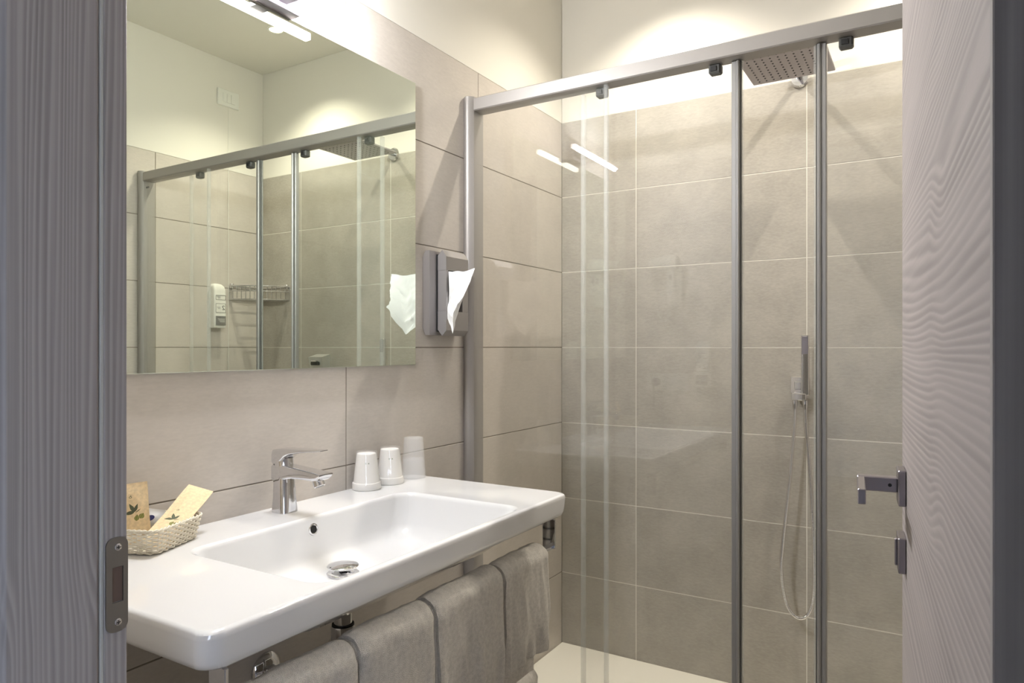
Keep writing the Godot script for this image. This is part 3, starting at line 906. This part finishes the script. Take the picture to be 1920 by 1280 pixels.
func make_basket() -> void:
	var top := 0.8405
	# long axis leaves the wall a little
	var u := Vector3(-0.367, 0, -0.930)
	var v := Vector3(0.930, 0, -0.367)
	var b := Basis(u, Vector3.UP, u.cross(Vector3.UP))
	var o := thing("wicker_basket", P(0.070, top, 0.752), "small cream woven basket on the washbasin by the doorway", "basket")
	o.basis = b
	var hl := 0.060
	var hs := 0.040
	var rows := 11
	var height := 0.041
	var half_at := func(y: float) -> Vector2:
		return Vector2(hl + 0.009 * y / height, hs + 0.007 * y / height)
	var stakes := 44
	var ring_pt := func(k: float, y: float, out: float) -> Vector3:
		# k in 0..1 round the basket
		var h: Vector2 = half_at.call(y)
		var pts := rounded(0, 0, h.x + out, h.y + out, 0.016, y, 10)
		var total := 0.0
		for i in pts.size():
			total += pts[i].distance_to(pts[(i + 1) % pts.size()])
		var d := fposmod(k, 1.0) * total
		for i in pts.size():
			var e := pts[i].distance_to(pts[(i + 1) % pts.size()])
			if d <= e:
				return pts[i].lerp(pts[(i + 1) % pts.size()], d / maxf(e, 1e-6))
			d -= e
		return pts[0]
	for r in rows:
		var y := 0.0025 + (height - 0.004) * r / (rows - 1)
		var pts := PackedVector3Array()
		for k in stakes * 4:
			var s := float(k) / 4
			var w := sin(PI * s + PI * (r % 2))
			pts.append(ring_pt.call(s / stakes, y + 0.0003 * sin(k * 1.3 + r), 0.0019 * w))
		part(o, "strand", build(tube_tris(pts, 0.0017, 6, true), 70.0), M.cane)
	for k in stakes:
		var a: Vector3 = ring_pt.call((k + 0.0) / stakes, 0.001, 0.0)
		var c: Vector3 = ring_pt.call((k + 0.0) / stakes, height, 0.0)
		part(o, "stake", build(tube_tris(PackedVector3Array([a, c]), 0.0011, 5), 70.0), M.cane)
	# braided rim: loops from stake to stake
	for j in 2:
		var pts := PackedVector3Array()
		for k in stakes * 5:
			var s := float(k) / 5
			pts.append(ring_pt.call(s / stakes, height + 0.0022 + 0.0016 * sin(PI * s + PI * j), 0.0016 * cos(PI * s + PI * j)))
		part(o, "rim_braid", build(tube_tris(pts, 0.0015, 5, true), 70.0), M.cane)
	part(o, "base", build(loft_tris([rounded(0, 0, hl - 0.001, hs - 0.001, 0.016, 0.001, 6), rounded(0, 0, hl - 0.001, hs - 0.001, 0.016, 0.004, 6)]), 30.0), M.cane)
	# packets
	var s1 := thing("kraft_sachet", P(0.048, top + 0.006, 0.714), "upright tan paper sachet with printed olive leaves in the basket", "sachet", "toiletry sachets in the basket")
	var f := Vector3(0.74, 0.20, 0.64).normalized()
	var up := (Vector3.UP - f * f.y).normalized()
	var rt := up.cross(f)
	var tilt := Basis(f, 0.10)
	s1.basis = tilt * Basis(rt, up, f)
	part(s1, "packet", pillow(0.070, 0.108, 0.0035), sachet_material(3, 300, 440, Vector2(200, 210)))
	var s2 := thing("kraft_sachet", P(0.100, top + 0.008, 0.724), "long tan paper sachet leaning over the basket's rim", "sachet", "toiletry sachets in the basket")
	var L := (P(0.048, 0.914, 0.845) - P(0.100, 0.8485, 0.724)).normalized()
	var wd := Vector3(0.80, -0.28, -0.40)
	wd = (wd - L * wd.dot(L)).normalized()
	s2.basis = Basis(wd, L, wd.cross(L))
	part(s2, "packet", pillow(0.050, 0.166, 0.0035), sachet_material(9, 220, 730, Vector2(105, 430)))
	var s3 := thing("soap_packet", P(0.040, top + 0.02, 0.752), "small white packet with a dark blue oval behind the sachets", "packet")
	var f3 := Vector3(0.76, 0.35, 0.55).normalized()
	var up3 := (Vector3.UP - f3 * f3.y).normalized()
	s3.basis = Basis(f3, -0.22) * Basis(up3.cross(f3), up3, f3)
	part(s3, "packet", pillow(0.040, 0.042, 0.004), M.paper)
	part(s3, "blue_mark", lathe([[0.0, 0.0], [0.008, 0.0], [0.008, 0.0004], [0.0, 0.0004]], 24), mat(Color(0.20, 0.21, 0.42), 0.6), Vector3(-0.002, 0.024, 0.0046), Basis(Vector3(0, 0, 1), 0.5) * Basis(Vector3.RIGHT, PI / 2) * Basis.from_scale(Vector3(1.0, 1.0, 0.62)))

# ------------------------------------------------------------------ tissue dispenser
func make_tissue() -> void:
	var o := thing("tissue_dispenser", P(0, 1.236, 1.655), "brushed metal tissue dispenser with chamfered ends beside the mirror", "tissue dispenser")
	# local z = 0 at 1.655 m: towards the camera is +z. Wider back box on the wall, narrower front cover with hexagonal ends
	var back := PackedVector2Array([Vector2(0.0005, 0.022), Vector2(0.010, 0.0), Vector2(0.026, 0.0), Vector2(0.026, 0.246), Vector2(0.010, 0.246), Vector2(0.0005, 0.226)])
	part(o, "body", build(prism_tris(back, -0.115, 0.046), 20.0), M.steel)
	slab(o, "gap", Vector3(0.026, 0.010, -0.105), Vector3(0.030, 0.238, 0.014), M.black)
	var z0 := -0.100
	var z1 := 0.012
	part(o, "cover", build(prism_tris(PackedVector2Array([Vector2(0.030, 0.016), Vector2(0.046, -0.002), Vector2(0.061, 0.014), Vector2(0.061, 0.07), Vector2(0.030, 0.07)]), z0, z1), 20.0), M.steel)
	part(o, "cover", build(prism_tris(PackedVector2Array([Vector2(0.030, 0.19), Vector2(0.061, 0.19), Vector2(0.061, 0.230), Vector2(0.046, 0.250), Vector2(0.030, 0.234)]), z0, z1), 20.0), M.steel)
	slab(o, "cover", Vector3(0.030, 0.07, z1 - 0.010), Vector3(0.061, 0.19, z1), M.steel, 0.0008)
	slab(o, "cover", Vector3(0.030, 0.07, z0), Vector3(0.061, 0.19, z0 + 0.030), M.steel, 0.0008)
	slab(o, "mouth", Vector3(0.030, 0.07, z0 + 0.03), Vector3(0.040, 0.19, z1 - 0.010), M.black)
	# the pulled tissue: a crumpled sheet standing out from the mouth
	var s := thing("tissue", P(0.061, 1.236, 1.655), "white tissue pulled from the metal dispenser", "tissue")
	var t := PackedVector3Array()
	var nu := 22
	var nv := 28
	var nz := noise(19, 0.9, 3)
	var fp := func(i: int, j: int) -> Vector3:
		var uu := float(i) / nu
		var vv := float(j) / nv
		var ti := P(0.055, 1.421, 1.676)
		var to := P(0.165, 1.418 + 0.004, 1.637)
		var mo := P(0.150, 1.36, 1.618)
		var bi := P(0.060, 1.285, 1.650)
		var tipp := P(0.097, 1.238, 1.6245)
		var bo := P(0.121, 1.298, 1.599)
		var topp := ti.lerp(to, uu) + Vector3(0, 0.003 * sin(uu * 8.0), 0)
		var low := bi.lerp(tipp, uu / 0.55) if uu < 0.55 else tipp.lerp(bo, (uu - 0.55) / 0.45)
		var p := topp.lerp(low, vv)
		# the free edge bows outwards
		p += (mo - to.lerp(bo, 0.48)) * sin(PI * vv) * uu
		var nrm := Vector3(0.38, 0.0, 0.92)
		var cr := 0.007 * nz.get_noise_2d(uu * 3.0, vv * 3.4) + 0.006 * sin(uu * 5.0 + vv * 3.0) * (0.3 + vv)
		cr += 0.008 * exp(-pow((vv - 0.80) / 0.05, 2.0)) * (0.4 + uu)
		return p + nrm * cr - P(0.061, 1.236, 1.655)
	for i in nu:
		for j in nv:
			var a: Vector3 = fp.call(i, j)
			var b: Vector3 = fp.call(i + 1, j)
			var c: Vector3 = fp.call(i + 1, j + 1)
			var d: Vector3 = fp.call(i, j + 1)
			quad(t, a, d, c, b)
	part(s, "sheet", build(t, 35.0), M.paper)
	# a second fold that stays at the mouth
	var t2 := PackedVector3Array()
	var f2 := func(i: int, j: int) -> Vector3:
		var uu := float(i) / 10
		var vv := float(j) / 16
		return Vector3(0.002 + 0.014 * sin(uu * PI) + 0.004 * sin(vv * 5.0), lerpf(0.186 - 0.004 * uu, 0.052 + 0.02 * uu, vv), lerpf(0.004, -0.026, uu) + 0.003 * sin(vv * 6.0))
	for i in 10:
		for j in 16:
			quad(t2, f2.call(i, j), f2.call(i, j + 1), f2.call(i + 1, j + 1), f2.call(i + 1, j))
	part(s, "fold", build(t2, 40.0), M.paper)

# ------------------------------------------------------------------ shower
func make_enclosure() -> void:
	var tr := thing("shower_tray", P(W / 2, 0, (1.80 + DEEP) / 2), "cream white flush shower tray behind the glass", "shower tray")
	slab(tr, "tray", Vector3(-W / 2 + 0.001, 0, -(DEEP - 1.80) / 2 + 0.001), Vector3(W / 2 - 0.001, 0.02, (DEEP - 1.80) / 2), M.tray, 0.004)
	part(tr, "drain_cover", lathe([[0.0, 0.018], [0.055, 0.018], [0.055, 0.0202], [0.0, 0.0203]], 36), M.chrome, Vector3(0.1, 0, 0.0))
	var o := thing("shower_enclosure", P(0, 0.02, ENC), "glass shower enclosure with grey aluminium rail and sliding doors", "shower enclosure")
	for e in [[0.0005, 0.036], [W - 0.036, W - 0.0005]]:
		var ring0 := []
		# curved face towards the room
		var pr := PackedVector2Array()
		pr.append(Vector2(e[0], -0.030))
		pr.append(Vector2(e[1], -0.030))
		for k in 9:
			var f := float(k) / 8
			pr.append(Vector2(lerpf(e[1], e[0], f), 0.022 + 0.012 * sin(PI * f) + 0.006 * (f if e[0] < 0.5 else 1.0 - f)))
		part(o, "wall_profile", build(prism_tris(pr, 0.0, 1.972, Basis(Vector3.RIGHT, Vector3(0, 0, 1), Vector3.UP)), 30.0), M.anodised)
	slab(o, "top_rail", Vector3(0.036, 1.926, -0.028), Vector3(W - 0.036, 1.966, 0.028), M.anodised, 0.003)
	slab(o, "bottom_rail", Vector3(0.036, 0.0, -0.022), Vector3(W - 0.036, 0.028, 0.022), M.anodised, 0.003)
	# fixed panes stand in front, sliding ones behind
	for e in [[0.030, 0.481, 1.0], [W - 0.030, W - 0.481, -1.0]]:
		var g := slab(o, "fixed_pane", Vector3(e[0], 0.02, 0.007), Vector3(e[1], 1.93, 0.013), M.glass, 0.0006)
		var cx: float = (e[0] + e[1]) / 2
		var cen := Vector3(cx, 0.975, 0.010)
		slab(g, "edge_seal", Vector3(e[1] - 0.004 * e[2], 0.022, 0.004) - cen, Vector3(e[1] + 0.007 * e[2], 1.93, 0.016) - cen, M.seal, 0.001)
		if e[2] < 0:
			slab(g, "maker_mark", Vector3(W - 0.062, 1.895, 0.0131) - cen, Vector3(W - 0.040, 1.902, 0.0133) - cen, M.grey_plastic, 0.0001)
	for e in [[0.398, 0.842, 1.0], [1.484, 1.040, -1.0]]:
		var g := slab(o, "sliding_door", Vector3(e[0], 0.022, -0.020), Vector3(e[1] - 0.010 * e[2], 1.925, -0.014), M.glass, 0.0006)
		var cen := Vector3((e[0] + e[1] - 0.010 * e[2]) / 2, 0.9735, -0.017)
		slab(g, "edge_seal", Vector3(e[0] - 0.006 * e[2], 0.024, -0.023) - cen, Vector3(e[0] + 0.006 * e[2], 1.92, -0.011) - cen, M.seal, 0.001)
		# stepped aluminium post: a flat wing, a raised ridge, a dark magnet strip, a clear lip
		slab(g, "post", Vector3(e[1] - 0.015 * e[2], 0.022, -0.026) - cen, Vector3(e[1] - 0.002 * e[2], 1.925, -0.008) - cen, M.post, 0.002)
		slab(g, "post_ridge", Vector3(e[1] - 0.003 * e[2], 0.022, -0.028) - cen, Vector3(e[1] + 0.006 * e[2], 1.925, -0.003) - cen, M.post, 0.003)
		slab(g, "post_edge", Vector3(e[1] + 0.006 * e[2], 0.022, -0.024) - cen, Vector3(e[1] + 0.0095 * e[2], 1.925, -0.010) - cen, M.post_dark, 0.001)
		slab(g, "clear_lip", Vector3(e[1] + 0.0095 * e[2], 0.022, -0.019) - cen, Vector3(e[1] + 0.015 * e[2], 1.925, -0.014) - cen, M.seal, 0.001)
		for rx in [e[0] + 0.06 * e[2], e[1] - 0.058 * e[2]]:
			var ro := slab(g, "roller", Vector3(rx - 0.016, 1.902, -0.030) - cen, Vector3(rx + 0.016, 1.928, -0.004) - cen, M.roller, 0.004)
			slab(ro, "roller_cap", Vector3(-0.010, -0.007, 0.0125), Vector3(0.006, 0.006, 0.016), M.roller_dark, 0.001)

func make_shower() -> void:
	# rain head on its arm
	var o := thing("rain_shower", P(0.895, 2.10, DEEP), "square overhead rain shower on a wall arm", "shower head")
	part(o, "wall_flange", lathe([[0.0, 0.0], [0.030, 0.0], [0.031, 0.003], [0.026, 0.010], [0.0, 0.012]], 32), M.chrome, Vector3(0, 0, 0.0003), Basis(Vector3.RIGHT, PI / 2))
	part(o, "arm", tube(smooth_path([Vector3(0, 0, 0.004), Vector3(0, 0.004, 0.10), Vector3(0, 0.006, 0.20), Vector3(0, 0.003, 0.243), Vector3(0, -0.016, 0.253), Vector3(0, -0.026, 0.253)], 6), 0.010, 16), M.chrome)
	part(o, "joint", lathe([[0.0, -0.034], [0.016, -0.034], [0.018, -0.028], [0.012, -0.020], [0.0, -0.019]], 24), M.chrome, Vector3(0, 0, 0.253))
	var hd := slab(o, "head_plate", Vector3(-0.123, -0.042, 0.13), Vector3(0.123, -0.033, 0.376), M.satin, 0.002)
	for i in 10:
		for j in 10:
			part(hd, "nozzle", nozzle(), M.roller_dark, Vector3(-0.099 + 0.022 * i, -0.0045, -0.099 + 0.022 * j))
	# hand shower in its square wall holder
	var h := thing("hand_shower", P(0.895, 1.06, DEEP), "square chrome hand shower in a wall holder with a metal hose", "hand shower")
	slab(h, "wall_plate", Vector3(-0.028, -0.013, 0.0003), Vector3(0.026, 0.041, 0.010), M.chrome, 0.0015)
	slab(h, "outlet_block", Vector3(-0.013, 0.0, 0.009), Vector3(0.013, 0.027, 0.036), M.chrome, 0.002)
	slab(h, "holder", Vector3(-0.017, -0.033, 0.030), Vector3(0.028, -0.011, 0.066), M.chrome, 0.002)
	slab(h, "holder_stem", Vector3(-0.014, -0.030, 0.006), Vector3(0.012, -0.008, 0.034), M.chrome, 0.001)
	slab(h, "handset", Vector3(0.012, -0.016, 0.042), Vector3(0.036, 0.180, 0.060), M.chrome, 0.002)
	slab(h, "spray_face", Vector3(0.0145, 0.118, 0.0605), Vector3(0.0335, 0.176, 0.0612), M.satin, 0.0003)
	for x in [-0.008, 0.024]:
		part(h, "hose_nut", lathe([[0.0, -0.062], [0.0065, -0.062], [0.0085, -0.050], [0.0085, -0.034], [0.0, -0.033]], 18), M.chrome, Vector3(x, 0, 0.050))
	var path := smooth_path([Vector3(-0.008, -0.055, 0.050), Vector3(-0.010, -0.12, 0.050), Vector3(-0.026, -0.32, 0.052), Vector3(-0.044, -0.50, 0.054), Vector3(-0.050, -0.60, 0.055), Vector3(-0.036, -0.70, 0.055), Vector3(-0.005, -0.745, 0.055), Vector3(0.030, -0.735, 0.052), Vector3(0.050, -0.66, 0.050), Vector3(0.050, -0.50, 0.048), Vector3(0.038, -0.28, 0.048), Vector3(0.026, -0.12, 0.050), Vector3(0.024, -0.055, 0.050)], 30)
	part(h, "hose", ribbed(path, 0.0062, 0.0052, 10), M.chrome)
	# mixer on the back wall, seen in the mirror only
	var mx := thing("shower_mixer", P(1.356, 1.10, DEEP), "chrome shower mixer with a dark opening on the grey tiled wall", "shower mixer")
	part(mx, "body", build(prism_tris(PackedVector2Array([Vector2(0.0, -0.06), Vector2(0.035, -0.06), Vector2(0.055, 0.052), Vector2(0.0, 0.066)]), -0.046, 0.046, Basis(Vector3(0, 0, 1), Vector3.UP, Vector3(-1, 0, 0))), 20.0), M.mixer)
	slab(mx, "lever", Vector3(-0.026, 0.012, 0.045), Vector3(0.026, 0.030, 0.062), M.black, 0.003)
	slab(mx, "lever_tip", Vector3(-0.018, 0.029, 0.050), Vector3(0.018, 0.036, 0.066), M.chrome, 0.002)
	# wire corner shelf
	var c := thing("corner_shelf", P(W, 1.445, DEEP), "chrome wire basket shelf in the shower corner", "corner shelf")
	var arc := func(y: float, r: float) -> PackedVector3Array:
		var pts := PackedVector3Array()
		for k in 15:
			var w := PI / 2 * k / 14
			var q := Vector2(cos(w), sin(w))
			q *= r / pow(pow(q.x, 1.5) + pow(q.y, 1.5), 1.0 / 1.5)
			pts.append(Vector3(-0.004 - q.x, y, 0.004 + q.y))
		return pts
	part(c, "top_wire", tube(arc.call(0.068, 0.21), 0.0042, 8), M.chrome)
	part(c, "middle_wire", tube(arc.call(0.042, 0.208), 0.003, 8), M.chrome)
	part(c, "bottom_wire", tube(arc.call(0.0, 0.206), 0.0034, 8), M.chrome)
	for y in [0.0, 0.068]:
		part(c, "wall_wire", tube(PackedVector3Array([Vector3(-0.004, y, 0.004), Vector3(-0.214, y, 0.004)]), 0.003, 8), M.chrome)
		part(c, "wall_wire", tube(PackedVector3Array([Vector3(-0.004, y, 0.004), Vector3(-0.004, y, 0.214)]), 0.003, 8), M.chrome)
	var up: PackedVector3Array = arc.call(0.0, 0.207)
	for k in range(0, 15):
		part(c, "upright_wire", tube(PackedVector3Array([up[k], up[k] + Vector3(0, 0.068, 0)]), 0.0026, 6), M.chrome)
	for k in range(1, 9):
		var x := -0.004 - 0.022 * k
		var reach := pow(maxf(0.0, pow(0.206, 1.5) - pow(-x - 0.004, 1.5)), 1.0 / 1.5)
		part(c, "floor_wire", tube(PackedVector3Array([Vector3(x, 0, 0.004), Vector3(x, 0, 0.004 + reach)]), 0.0026, 6), M.chrome)
	for q in [Vector3(-0.20, 0.068, 0.012), Vector3(-0.012, 0.068, 0.20)]:
		part(c, "wall_mount", lathe([[0.0, -0.012], [0.010, -0.011], [0.011, 0.0], [0.010, 0.011], [0.0, 0.012]], 16), M.chrome, q)

var nozzle_mesh: ArrayMesh
func nozzle() -> ArrayMesh:
	if nozzle_mesh == null:
		nozzle_mesh = lathe([[0.0, 0.0005], [0.0028, 0.0005], [0.0024, -0.0012], [0.0, -0.0014]], 8)
	return nozzle_mesh

func ribbed(path: PackedVector3Array, r0: float, r1: float, sides: int) -> ArrayMesh:
	# metal hose: rings of two radii in turn
	var pts := PackedVector3Array()
	var curve := Curve3D.new()
	for p in path:
		curve.add_point(p)
	var n := int(curve.get_baked_length() / 0.0022)
	var rings := []
	var side := Vector3(1, 0, 0)
	for i in n + 1:
		var d := curve.get_baked_length() * i / n
		var p := curve.sample_baked(d, true)
		var q := curve.sample_baked(minf(d + 0.002, curve.get_baked_length()), true)
		if i == n:
			q = p + (p - curve.sample_baked(d - 0.002, true))
		var t := (q - p).normalized()
		side = (side - t * side.dot(t)).normalized()
		var up := t.cross(side)
		var r := r0 if i % 2 == 0 else r1
		var ring := PackedVector3Array()
		for k in sides:
			var w := TAU * k / sides
			ring.append(p + (side * cos(w) + up * sin(w)) * r)
		rings.append(ring)
	return loft(rings, 50.0)

# ------------------------------------------------------------------ fittings seen in the mirror and in the glass
func dispenser(at: Vector3, turn: float, label: String) -> void:
	# white upright soap dispenser; local z points away from the wall
	var o := thing("soap_dispenser", at, label, "soap dispenser", "white soap dispensers on the walls")
	o.rotation.y = turn
	var rings := []
	for q in [[0.0, 0.031, 0.046], [0.004, 0.033, 0.050], [0.10, 0.034, 0.054], [0.185, 0.033, 0.052], [0.205, 0.030, 0.046], [0.217, 0.022, 0.034], [0.220, 0.012, 0.024]]:
		rings.append(rounded(0, q[2] / 2 + 0.0005, q[1], q[2] / 2, 0.010, q[0], 6))
	part(o, "bottle", loft(rings, 45.0), M.white_plastic)
	part(o, "push_panel", bevel_box(Vector3(0.056, 0.046, 0.003), 0.001), M.grey_plastic, Vector3(0, 0.036, 0.0545))
	for f in [[0.150, 0.022], [0.098, 0.044]]:
		var w := 0.054
		var lb := part(o, "label_frame", frame_mesh(w, f[1], 0.0016, 0.0008), M.print_dark, Vector3(0, f[0], 0.0542))
		for k in 3:
			slab(lb, "printed_line", Vector3(0.002, 0.004 - 0.004 * k, 0), Vector3(0.022 - 0.003 * k, 0.0052 - 0.004 * k, 0.0005), M.print_dark, 0.0001)
	var tm := TextMesh.new()
	tm.text = "2"
	tm.font_size = 32
	tm.pixel_size = 0.00095
	tm.depth = 0.0006
	part(o, "numeral", tm, M.print_dark, Vector3(-0.015, 0.101, 0.0546))
	for k in 4:
		slab(o, "printed_line", Vector3(-0.022, 0.044 - 0.005 * k, 0.056), Vector3(0.018 - 0.004 * k, 0.0454 - 0.005 * k, 0.0564), M.white_plastic, 0.0001)

func frame_mesh(w: float, h: float, b: float, d: float) -> ArrayMesh:
	var t := PackedVector3Array()
	t.append_array(bevel_tris(Vector3(w, b, d), 0.0001, Vector3(0, h / 2, 0)))
	t.append_array(bevel_tris(Vector3(w, b, d), 0.0001, Vector3(0, -h / 2, 0)))
	t.append_array(bevel_tris(Vector3(b, h, d), 0.0001, Vector3(w / 2, 0, 0)))
	t.append_array(bevel_tris(Vector3(b, h, d), 0.0001, Vector3(-w / 2, 0, 0)))
	return build(t, 20.0)

func make_fittings() -> void:
	dispenser(P(W, 1.296, 2.205), -PI / 2, "white soap dispenser in the shower, seen in the mirror")
	dispenser(P(0.34, 1.01, DOOR_IN), PI, "white soap dispenser by the doorway, reflected in the shower glass")
	# emergency pull cord high on the right wall
	var c := thing("pull_cord", P(W, 2.46, 2.283), "white emergency pull-cord plate high on the plaster, with a thin cord", "pull cord")
	slab(c, "plate", Vector3(-0.010, -0.042, -0.062), Vector3(-0.001, 0.042, 0.062), M.white_plastic, 0.003)
	for k in 3:
		slab(c, "module", Vector3(-0.013, -0.023, -0.036 + 0.024 * k), Vector3(-0.0095, 0.023, -0.0135 + 0.024 * k), M.white_plastic, 0.001)
	part(c, "cord", tube(PackedVector3Array([Vector3(-0.008, -0.040, 0), Vector3(-0.008, -1.70, 0)]), 0.0012, 6), M.white_plastic)
	part(c, "cord_knob", lathe([[0.0, -1.74], [0.006, -1.738], [0.009, -1.72], [0.003, -1.695], [0.0, -1.694]], 16), M.white_plastic, Vector3(-0.008, 0, 0))
	# hair dryer on the door wall
	var d := thing("hair_dryer", P(0.17, 1.40, DOOR_IN), "white wall hair dryer by the doorway, reflected in the shower glass", "hair dryer")
	var hold := []
	for q in [[0.0, 0.028, 0.020], [0.02, 0.036, 0.036], [0.10, 0.040, 0.044], [0.17, 0.038, 0.040], [0.19, 0.030, 0.028]]:
		hold.append(rounded(0.03, -q[2] / 2 - 0.0005, q[1], q[2] / 2, 0.012, q[0], 6))
	part(d, "holder", loft(hold, 45.0), M.white_plastic)
	part(d, "barrel", lathe([[0.0, -0.070], [0.024, -0.070], [0.026, -0.060], [0.038, 0.010], [0.040, 0.045], [0.032, 0.066], [0.0, 0.070]], 28), M.white_plastic, Vector3(-0.01, 0.205, -0.070), Basis(Vector3(0, 0, 1), -PI / 2))
	var grip := part(d, "grip", lathe([[0.0, -0.10], [0.014, -0.10], [0.017, -0.02], [0.019, 0.03], [0.0, 0.03]], 20), M.white_plastic, Vector3(0.025, 0.165, -0.070), Basis(Vector3(0, 0, 1), 0.15))
	slab(grip, "switch", Vector3(-0.006, -0.045, -0.020), Vector3(0.006, -0.015, -0.012), M.grey_plastic, 0.001)
	part(d, "air_inlet", lathe([[0.0, 0.0], [0.030, 0.0], [0.030, 0.004], [0.0, 0.004]], 24), M.grey_plastic, Vector3(0.058, 0.205, -0.070), Basis(Vector3(0, 0, 1), -PI / 2))
	var coil := PackedVector3Array()
	for k in 420:
		var f := k / 419.0
		var base := Vector3(lerpf(0.035, -0.10, f), 0.06 - 0.20 * sin(PI * f) + 0.14 * f, -0.030)
		var w := f * TAU * 34.0
		coil.append(base + Vector3(cos(w) * 0.006, 0, sin(w) * 0.006))
	part(d, "coiled_cord", tube(coil, 0.0018, 5), M.white_plastic)
	var s := thing("socket_plate", P(0.155, 1.03, DOOR_IN), "white wall socket plate with a plug, reflected in the shower glass", "socket")
	slab(s, "plate", Vector3(-0.105, -0.042, -0.009), Vector3(0.105, 0.042, -0.0005), M.white_plastic, 0.003)
	for k in 3:
		slab(s, "module", Vector3(-0.08 + 0.055 * k, -0.024, -0.012), Vector3(-0.03 + 0.055 * k, 0.024, -0.0085), M.white_plastic, 0.002)
	part(s, "plug", lathe([[0.0, 0.0], [0.020, 0.0], [0.018, 0.03], [0.010, 0.038], [0.0, 0.038]], 20), M.grey_plastic, Vector3(-0.05, 0, -0.0115), Basis(Vector3.RIGHT, -PI / 2))
	part(s, "flex", tube(smooth_path([Vector3(-0.05, 0, -0.048), Vector3(-0.05, -0.03, -0.055), Vector3(-0.053, -0.08, -0.045), Vector3(-0.06, -0.135, -0.03)], 6), 0.003, 8), M.grey_plastic)

# ------------------------------------------------------------------ scene
var LAMP := 0.88
var GLOW := 0.17
var SPOT := 1.45
var LAMP_COLOR := Color(0.985, 0.985, 1.0)

func _ready() -> void:
	# camera: eye height 1.2 m, level, turned 31 degrees towards the mirror wall
	var cam := Camera3D.new()
	cam.name = "camera"
	add_child(cam)
	cam.position = Vector3(1.28, 1.2, 0.0)
	cam.rotation.y = deg_to_rad(31.19)
	cam.projection = Camera3D.PROJECTION_FRUSTUM
	cam.near = 0.05
	cam.far = 60.0
	cam.size = 2.0 * 0.05 * 640.0 / 1308.0
	cam.frustum_offset = Vector2(0, 0.05 * 11.0 / 1308.0)
	cam.current = true
	# daylight outside the bedroom window
	var we := WorldEnvironment.new()
	we.name = "environment"
	var e := Environment.new()
	var sky := Sky.new()
	var sm := ProceduralSkyMaterial.new()
	sm.sky_top_color = Color(0.57, 0.63, 0.74)
	sm.sky_horizon_color = Color(0.78, 0.81, 0.86)
	sm.ground_horizon_color = Color(0.50, 0.52, 0.55)
	sm.ground_bottom_color = Color(0.30, 0.30, 0.31)
	sky.sky_material = sm
	e.background_mode = Environment.BG_SKY
	e.sky = sky
	e.background_energy_multiplier = 20.0
	e.tonemap_mode = Environment.TONE_MAPPER_LINEAR
	e.tonemap_exposure = 1.1
	e.sdfgi_enabled = true
	e.ssao_enabled = true
	e.ssil_enabled = true
	we.environment = e
	add_child(we)
	make_materials()
	make_room()
	make_door()
	make_lamps()
	make_mirror()
	make_enclosure()
	make_basin()
	make_faucet()
	make_towels()
	make_tissue()
	make_shower()
	make_fittings()
	make_cups()
	make_basket()
